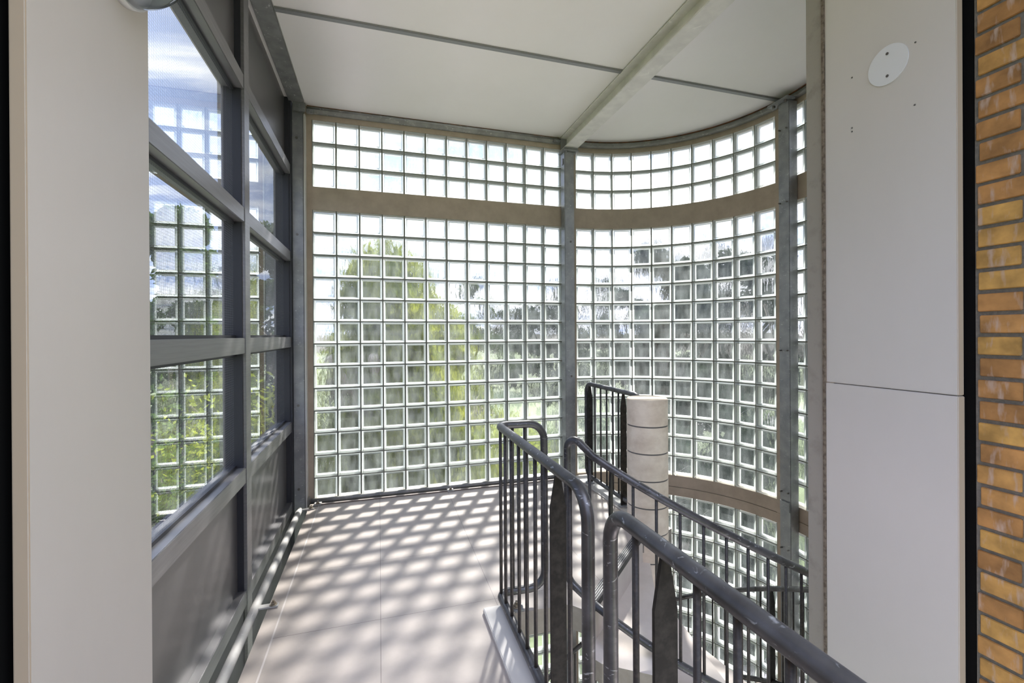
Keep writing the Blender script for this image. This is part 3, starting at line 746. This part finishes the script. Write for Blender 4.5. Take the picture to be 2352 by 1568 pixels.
# landing edge nosing
nb = nosing(EDGE, 0.17, 1.19, 0.0)
o = nb.build('nosing_strip', [M_NOSE, M_NOSEL]); o.location = (NX, NY, 0)
tag(o, 'dark ribbed nosing strip along the landing edge where the stair begins', 'nosing')
# white fascia under the landing edge
# white curb strip along the landing edge
b = MB(); b.box(0.521, 0.662, -1.55, 2.40, 0.0, 0.026, 0, 0.004)
o = b.build('curb', mat('painted_curb', (0.62, 0.595, 0.565), 0.6)); tag(o, 'low pale grey curb along the landing edge under the near railings', 'curb')

# ============================================================ RAILINGS
RT = 0.021
def flat_post(parent, x, y, ztop, zbot, ax, width=0.06, thick=0.011, name='flat_post'):
    """pointed flat bar; ax = unit plan direction of its width"""
    b = MB(); ax = Vector((ax[0], ax[1], 0)); n_ = Vector((-ax.y, ax.x, 0)); c = Vector((x, y, 0)); h = width/2
    prof_ = [(-h, zbot), (h, zbot), (h, ztop-0.13), (0.008, ztop), (-0.008, ztop), (-h, ztop-0.13)]
    A_ = [c+ax*p[0]+n_*(thick/2)+Vector((0, 0, p[1])) for p in prof_]; B_ = [c+ax*p[0]-n_*(thick/2)+Vector((0, 0, p[1])) for p in prof_]
    b.poly(A_[::-1]); b.poly(B_)
    for k in range(6):
        q = (k+1) % 6; b.poly([A_[k], A_[q], B_[q], B_[k]])
    return b.build(name, M_FLAT, parent)
def baluster(parent, x, y, z0, z1, r=0.0085):
    b = MB(); b.tube([(x, y, z0), (x, y, z1)], r, 10); return b.build('baluster', M_BAR, parent)
ZT, ZL = 0.985, 0.075
# A : L-shaped end panel of the landing guard
t = thing('guard_railing', 'L-shaped galvanised guard railing at the landing edge where the stair starts', 'railing', (0.62, 1.9, 0))
XA = 0.618
path = round_path([(0.875, 2.41, ZL), (XA, 2.425, ZL), (XA, 1.306, ZL), (XA, 1.306, ZT), (XA, 2.425, ZT), (0.875, 2.41, ZT)], [0.09, 0.05, 0.09, 0.10, 0.05, 0.09], True)
b = MB(); b.tube(path, RT, 18, True); b.build('tube_frame', M_RAIL, t)
for y in (2.385, 2.29, 2.178, 2.05, 1.932, 1.814, 1.69, 1.45): baluster(t, XA, y, ZL, ZT)
for x in (0.695, 0.765): baluster(t, x, 2.42, ZL, ZT)
flat_post(t, XA+0.0, 1.559, ZT-0.005, 0.026, (1, 0))
b = MB(); b.box(0.665, 0.735, 2.345, 2.40, 0.0, 0.008, 0, 0.002); b.cyl((0.70, 2.375, 0.0), 0.035, 0.014, 24, 0); b.build('foot_plate', M_GALV, t)
bolt(t, (0.70, 2.375, 0.014), 'z', 0.013, 0.014, M_BOLT)
# C : near panel
t = thing('guard_railing', 'nearest galvanised guard railing with thick worn top tube running out of frame bottom right', 'railing', (0.62, 0.5, 0))
XC = 0.622
path = round_path([(XC, 1.169, ZL), (XC, -1.2, ZL), (XC, -1.2, ZT), (XC, 1.169, ZT)], [0.09]*4, True)
b = MB(); b.tube(path, RT, 22, True); b.build('tube_frame', M_RAIL, t)
for y in (1.034, 0.798, 0.685, 0.572, 0.46, 0.348, 0.236, 0.124, -0.10, -0.21, -0.32, -0.43): baluster(t, XC, y, ZL, ZT)
for y in (0.91, 0.012): flat_post(t, XC, y, ZT-0.005, 0.026, (1, 0))
# D : far panel between column and newel
t = thing('guard_railing', 'far galvanised guard railing between the middle column and the concrete newel', 'railing', (1.98, 3.8, 0))
XD = 1.985
path = round_path([(NX+0.02, NY+0.10, ZT-0.03), (XD, 3.30, ZT), (XD, 4.21, ZT), (XD, 4.21, ZL), (XD, 3.32, ZL), (NX+0.02, NY+0.10, ZL)], [0, 0.05, 0.09, 0.09, 0.05, 0])
b = MB(); b.tube(path, RT, 16); b.build('tube_frame', M_RAIL, t)
for y in (4.024, 3.905, 3.787, 3.67, 3.57): baluster(t, XD, y, ZL, ZT)
for y in (4.139, 3.486):
    flat_post(t, XD, y, ZT-0.005, 0.024, (1, 0), 0.055)
    b = MB(); b.cyl((XD, y, 0.0125), 0.045, 0.012, 24); b.build('foot_plate', M_GALV, t)
# curb line by far railing
b = MB(); b.box(1.925, 2.115, 3.25, 4.40, 0.0, 0.012, 0, 0.003)
o = b.build('curb', mat('painted_curb_far', (0.60, 0.575, 0.545), 0.6)); tag(o, 'flat pale curb under the far guard railing beside the newel', 'curb')
# B : helical stair railing
t = thing('stair_railing', 'helical galvanised stair railing winding down around the newel', 'railing', (NX, NY, 0))
RB = 1.20; SL = -0.01099
def ztop(a): return 0.862+SL*(a+139.5)
def hp(a, z, r=RB): return (NX+r*math.cos(math.radians(a)), NY+r*math.sin(math.radians(a)), z)
A_S, A_E = -143.3, 170
helix_t = [hp(a, ztop(a)) for a in range(-136, A_E+1, 4)]
helix_b = [hp(a, ztop(a)-0.79) for a in range(A_E, -137, -4)]
start = [hp(A_S, ztop(-136)-0.80+0.02), hp(A_S, ztop(A_S)-0.04)]
# rounded start: bottom rail rises to the post, the post bends into the top rail
top_bend = round_path([hp(A_S, 0.40), hp(A_S, ztop(A_S)+0.045), hp(-136, ztop(-136)), hp(-128, ztop(-128))], [0, 0.085, 0.0, 0])[:-1]
bot_bend = round_path([hp(-128, ztop(-128)-0.79), hp(-136, ztop(-136)-0.79), hp(A_S, ztop(A_S)-0.785), hp(A_S, 0.40)], [0, 0.0, 0.08, 0])[1:]
full = bot_bend[:-1]+top_bend+[Vector(p) for p in helix_t[1:]]
b = MB(); b.tube(full, RT, 16)
b.tube([Vector(bot_bend[0])]+[Vector(p) for p in helix_b[::-1][1:]], RT, 16); b.build('tube_frame', M_RAIL, t)
k = 0; a = -136.9
while a < 165:
    if k == 1 or (k > 1 and (k-1) % 12 == 0):
        p = hp(a, 0); c = (math.cos(math.radians(a)), math.sin(math.radians(a)))
        flat_post(t, p[0], p[1], ztop(a)-0.005, -RISE*(int((a-EDGE+1.5)//ST)+1)+0.001, c)
    else:
        p = hp(a, 0); baluster(t, p[0], p[1], ztop(a)-0.79, ztop(a), 0.008)
    a += 5.5; k += 1

# ============================================================ OUTSIDE
GZ = -7.0
def ground_mat():
    m = mat('lawn_grass', (0.035, 0.050, 0.015), 0.95, 0, (0.35, (0.060, 0.085, 0.022), 0.35, 0.7)); return m
b = MB()
nn = 28
for i in range(nn):
    for j in range(nn):
        x0 = -150+300*i/nn; y0 = -60+300*j/nn; s_ = 300/nn
        b.poly([(x0, y0, GZ), (x0+s_, y0, GZ), (x0+s_, y0+s_, GZ), (x0, y0+s_, GZ)])
g = b.build('lawn', ground_mat()); struct(g)
b = MB(); b.box(-9, 16, -6.0, 9.5, GZ+0.01, GZ+0.05); g = b.build('paved_yard', mat('pink_clinker_paving', (0.52, 0.455, 0.43), 0.9, 0, (3, (0.58, 0.52, 0.49), 0.35, 0.7))); struct(g)
b = MB(); b.poly([(-80, 30, GZ+0.02), (90, 36, GZ+0.02), (90, 40, GZ+0.02), (-80, 34, GZ+0.02)]); g = b.build('road', mat('pale_asphalt', (0.16, 0.155, 0.15), 0.9)); struct(g)

def leafmat(name, c1, c2, trans=0.45):
    m = bpy.data.materials.new(name); m.use_nodes = True; t = m.node_tree; t.nodes.clear()
    o = t.nodes.new('ShaderNodeOutputMaterial'); co = t.nodes.new('ShaderNodeTexCoord')
    n = t.nodes.new('ShaderNodeTexNoise'); n.inputs['Scale'].default_value = 1.3; n.inputs['Detail'].default_value = 6; t.links.new(co.outputs['Object'], n.inputs['Vector'])
    r = t.nodes.new('ShaderNodeMapRange'); r.inputs[1].default_value = 0.35; r.inputs[2].default_value = 0.65; t.links.new(n.outputs[0], r.inputs[0])
    x = t.nodes.new('ShaderNodeMix'); x.data_type = 'RGBA'; t.links.new(r.outputs[0], x.inputs[0]); x.inputs[6].default_value = (*c1, 1); x.inputs[7].default_value = (*c2, 1)
    d = t.nodes.new('ShaderNodeBsdfDiffuse'); tl = t.nodes.new('ShaderNodeBsdfTranslucent'); t.links.new(x.outputs[2], d.inputs[0]); t.links.new(x.outputs[2], tl.inputs[0])
    mm = t.nodes.new('ShaderNodeMixShader'); mm.inputs[0].default_value = trans; t.links.new(d.outputs[0], mm.inputs[1]); t.links.new(tl.outputs[0], mm.inputs[2]); t.links.new(mm.outputs[0], o.inputs[0])
    return m
LM_WILLOW = leafmat('willow_leaf', (0.050, 0.072, 0.010), (0.15, 0.165, 0.020), 0.5)
LM_GREEN = leafmat('green_leaf', (0.018, 0.038, 0.008), (0.055, 0.092, 0.018), 0.4)
LM_DARK = leafmat('dark_leaf', (0.010, 0.018, 0.013), (0.028, 0.042, 0.026), 0.35)
LM_LIME = leafmat('lime_leaf', (0.11, 0.145, 0.016), (0.24, 0.27, 0.035), 0.5)

def leaf_cloud(mb, rnd, cx, cy, cz, rx, ry, rz, n, size, droop=0.0):
    for _ in range(n):
        while True:
            x, y, z = rnd.uniform(-1, 1), rnd.uniform(-1, 1), rnd.uniform(-1, 1)
            d = x*x+y*y+z*z
            if d <= 1 and d > 0.15*rnd.random(): break
        p = Vector((cx+x*rx, cy+y*ry, cz+z*rz))
        a = Vector((rnd.gauss(0, 1), rnd.gauss(0, 1), rnd.gauss(0, 1)-droop*3)).normalized()
        c = a.cross(Vector((rnd.gauss(0, 1), rnd.gauss(0, 1), rnd.gauss(0, 1)))).normalized()
        s_ = size*rnd.uniform(0.6, 1.3); w = s_*(0.28 if droop else 0.5)
        mb.poly([p-a*s_, p+c*w, p+a*s_, p-c*w])
def tree(name, label, cat, x, y, top, width, lm, n, size, seed, group=None, crown_bottom=None, droop=0.0, clusters=16, low=0.35):
    rnd = random.Random(seed)
    t = thing(name, label, cat, (x, y, GZ), group)
    hgt = top-GZ; cb = GZ+hgt*low if crown_bottom is None else crown_bottom
    tr = MB()
    pts = [(x+rnd.uniform(-.15, .15)*k, y, GZ+hgt*0.78*k/6) for k in range(7)]
    i0 = len(tr.v)
    for k in range(6):
        r_ = width*0.045*(1-k/8)
        tr.tube([pts[k], pts[k+1]], r_, 8)
    for k in range(9):
        a = rnd.uniform(0, 2*PI); z0 = GZ+hgt*rnd.uniform(0.3, 0.6); L_ = width*rnd.uniform(.22, .42)
        tr.tube([(x, y, z0), (x+math.cos(a)*L_*0.5, y+math.sin(a)*L_*0.5, z0+hgt*0.10), (x+math.cos(a)*L_, y+math.sin(a)*L_, z0+hgt*0.24)], width*0.012, 6)
    tr.build('trunk', M_BARK, t)
    mb = MB(); hw = width/2
    for k in range(clusters):
        f = (k+0.5)/clusters; zz = cb+(top-cb)*f
        shape = math.sqrt(max(0.05, 1-(2*f-0.85)**2/1.6)) if not droop else math.sqrt(max(0.15, 1-f**4*0.95))
        a = rnd.uniform(0, 2*PI); rr_ = hw*shape*rnd.uniform(0.25, 0.72)
        cr = hw*rnd.uniform(0.28, 0.48)*(0.6+0.4*shape)
        zc_ = min(zz, top-cr*0.7)
        leaf_cloud(mb, rnd, x+rr_*math.cos(a), y+rr_*math.sin(a), zc_, cr, cr, cr*(1.5 if droop else 0.8), n//clusters, size, droop)
    if droop:
        # hanging strands
        for k in range(90):
            a = rnd.uniform(0, 2*PI); rr_ = hw*rnd.uniform(0.6, 1.0); zt = cb+(top-cb)*rnd.uniform(0.35, 0.75); ln = rnd.uniform(2, 5.5)
            sx, sy = x+rr_*math.cos(a), y+rr_*math.sin(a)
            for q in range(46):
                zz = zt-ln*q/46
                if zz < GZ+0.2: break
                p = Vector((sx+rnd.gauss(0, .09), sy+rnd.gauss(0, .09), zz)); c = Vector((rnd.gauss(0, 1), rnd.gauss(0, 1), 0)).normalized(); s_ = size*rnd.uniform(.7, 1.2)
                mb.poly([p+Vector((0, 0, s_)), p+c*s_*0.3, p-Vector((0, 0, s_)), p-c*s_*0.3])
    f = mb.build('foliage', lm, t); return t
def bearing(u): return math.atan((u-1194.4)/F)+yaw
def at(u, dist): a = bearing(u); return dist*math.sin(a), dist*math.cos(a)
def ztopv(v, u, dist):   # height whose top shows at pixel row v
    zc = dist*math.cos(bearing(u)-yaw); return EYE+(768-v)/F*zc
G = 'trees outside the glass walls'
def T(name, label, u, dist, v, width, lm, n, size, seed, **k):
    x, y = at(u, dist); return tree(name, label, 'tree', x, y, ztopv(v, u, dist), width, lm, n, size, seed, G, **k)
T('willow_tree', 'broad yellow-green willow filling the middle of the straight glass block wall', 900, 13, 640, 6.6, LM_WILLOW, 42000, 0.15, 3, droop=0.8, low=0.1, clusters=26)
T('leafy_tree', 'tall thin-crowned green tree seen through the window left of the corner column', 600, 17, 505, 3.6, LM_GREEN, 26000, 0.075, 5, low=0.3, clusters=20)
T('leafy_tree', 'green tree crown seen through the window right beside the pale cladding board', 395, 11.5, 480, 3.4, LM_GREEN, 26000, 0.08, 6, low=0.3, clusters=20)
T('leafy_tree', 'lower dark green tree at the foot of the window, behind the yellow-green shrub', 480, 22, 690, 8, LM_DARK, 16000, 0.14, 8, low=0.1)
T('leafy_tree', 'small loose tree just right of the willow crown', 1090, 24, 645, 3.4, LM_GREEN, 9000, 0.10, 9, low=0.3)
T('leafy_tree', 'tree whose crown shows beside the middle column', 1275, 30, 650, 4.2, LM_DARK, 12000, 0.13, 10, low=0.25)
T('leafy_tree', 'small dark tree right of the middle column', 1365, 56, 640, 7.0, LM_DARK, 12000, 0.14, 11, low=0.15)
T('leafy_tree', 'large dark tree above the newel column', 1545, 19, 575, 5.4, LM_DARK, 26000, 0.17, 12, low=0.05, clusters=24)
T('leafy_tree', 'dark tree left of the right-hand column', 1680, 29, 575, 7.6, LM_DARK, 22000, 0.17, 13, low=0.05, clusters=22)
T('leafy_tree', 'dark tree behind the right-hand column', 1815, 20, 560, 5.0, LM_DARK, 18000, 0.17, 14, low=0.05)
T('leafy_tree', 'distant tree on the horizon between willow and middle column', 1180, 75, 705, 12, LM_DARK, 7000, 0.4, 15, low=0.1)
T('leafy_tree', 'wide dark tree between the far guard railing and the large dark tree', 1440, 42, 665, 7.0, LM_DARK, 18000, 0.2, 16, low=0.05)
def hedge(label, u, dist, v, w, lm, n, size, seed, name='shrub', dz=None):
    x, y = at(u, dist); rnd = random.Random(seed); top = ztopv(v, u, dist); mb = MB()
    for k in range(14):
        a = rnd.uniform(0, 2*PI); r_ = w/2*rnd.uniform(0, .75); h_ = (top-GZ)
        leaf_cloud(mb, rnd, x+r_*math.cos(a), y+r_*math.sin(a)*0.6, GZ+h_*0.5*rnd.uniform(.7, 1), w*0.24, w*0.24, h_*0.48, n//14, size)
    o = mb.build(name, lm); tag(o, label, 'shrub', 'shrubs in the garden outside'); return o
hedge('bright yellow-green shrub behind the lower panes of the window wall', 500, 8.5, 775, 3.0, LM_LIME, 16000, 0.055, 21)
hedge('dark shrub low in the window right beside the pale cladding board', 385, 6.3, 800, 1.9, LM_GREEN, 14000, 0.045, 22)
hedge('yellow-green shrub on the lawn right of the willow', 1115, 19, 925, 4, LM_LIME, 9000, 0.12, 23)
hedge('round shrub on the lawn left of the middle column', 1235, 34, 960, 6, LM_GREEN, 7000, 0.16, 24)
hedge('low dark shrub below the far guard railing', 1385, 15, 905, 3.0, LM_DARK, 9000, 0.12, 25)
hedge('low dark shrub behind the newel column', 1530, 10.5, 880, 2.6, LM_DARK, 11000, 0.12, 26)
hedge('low dark shrub under the right-hand dark trees', 1720, 14, 860, 4.0, LM_DARK, 12000, 0.12, 27)
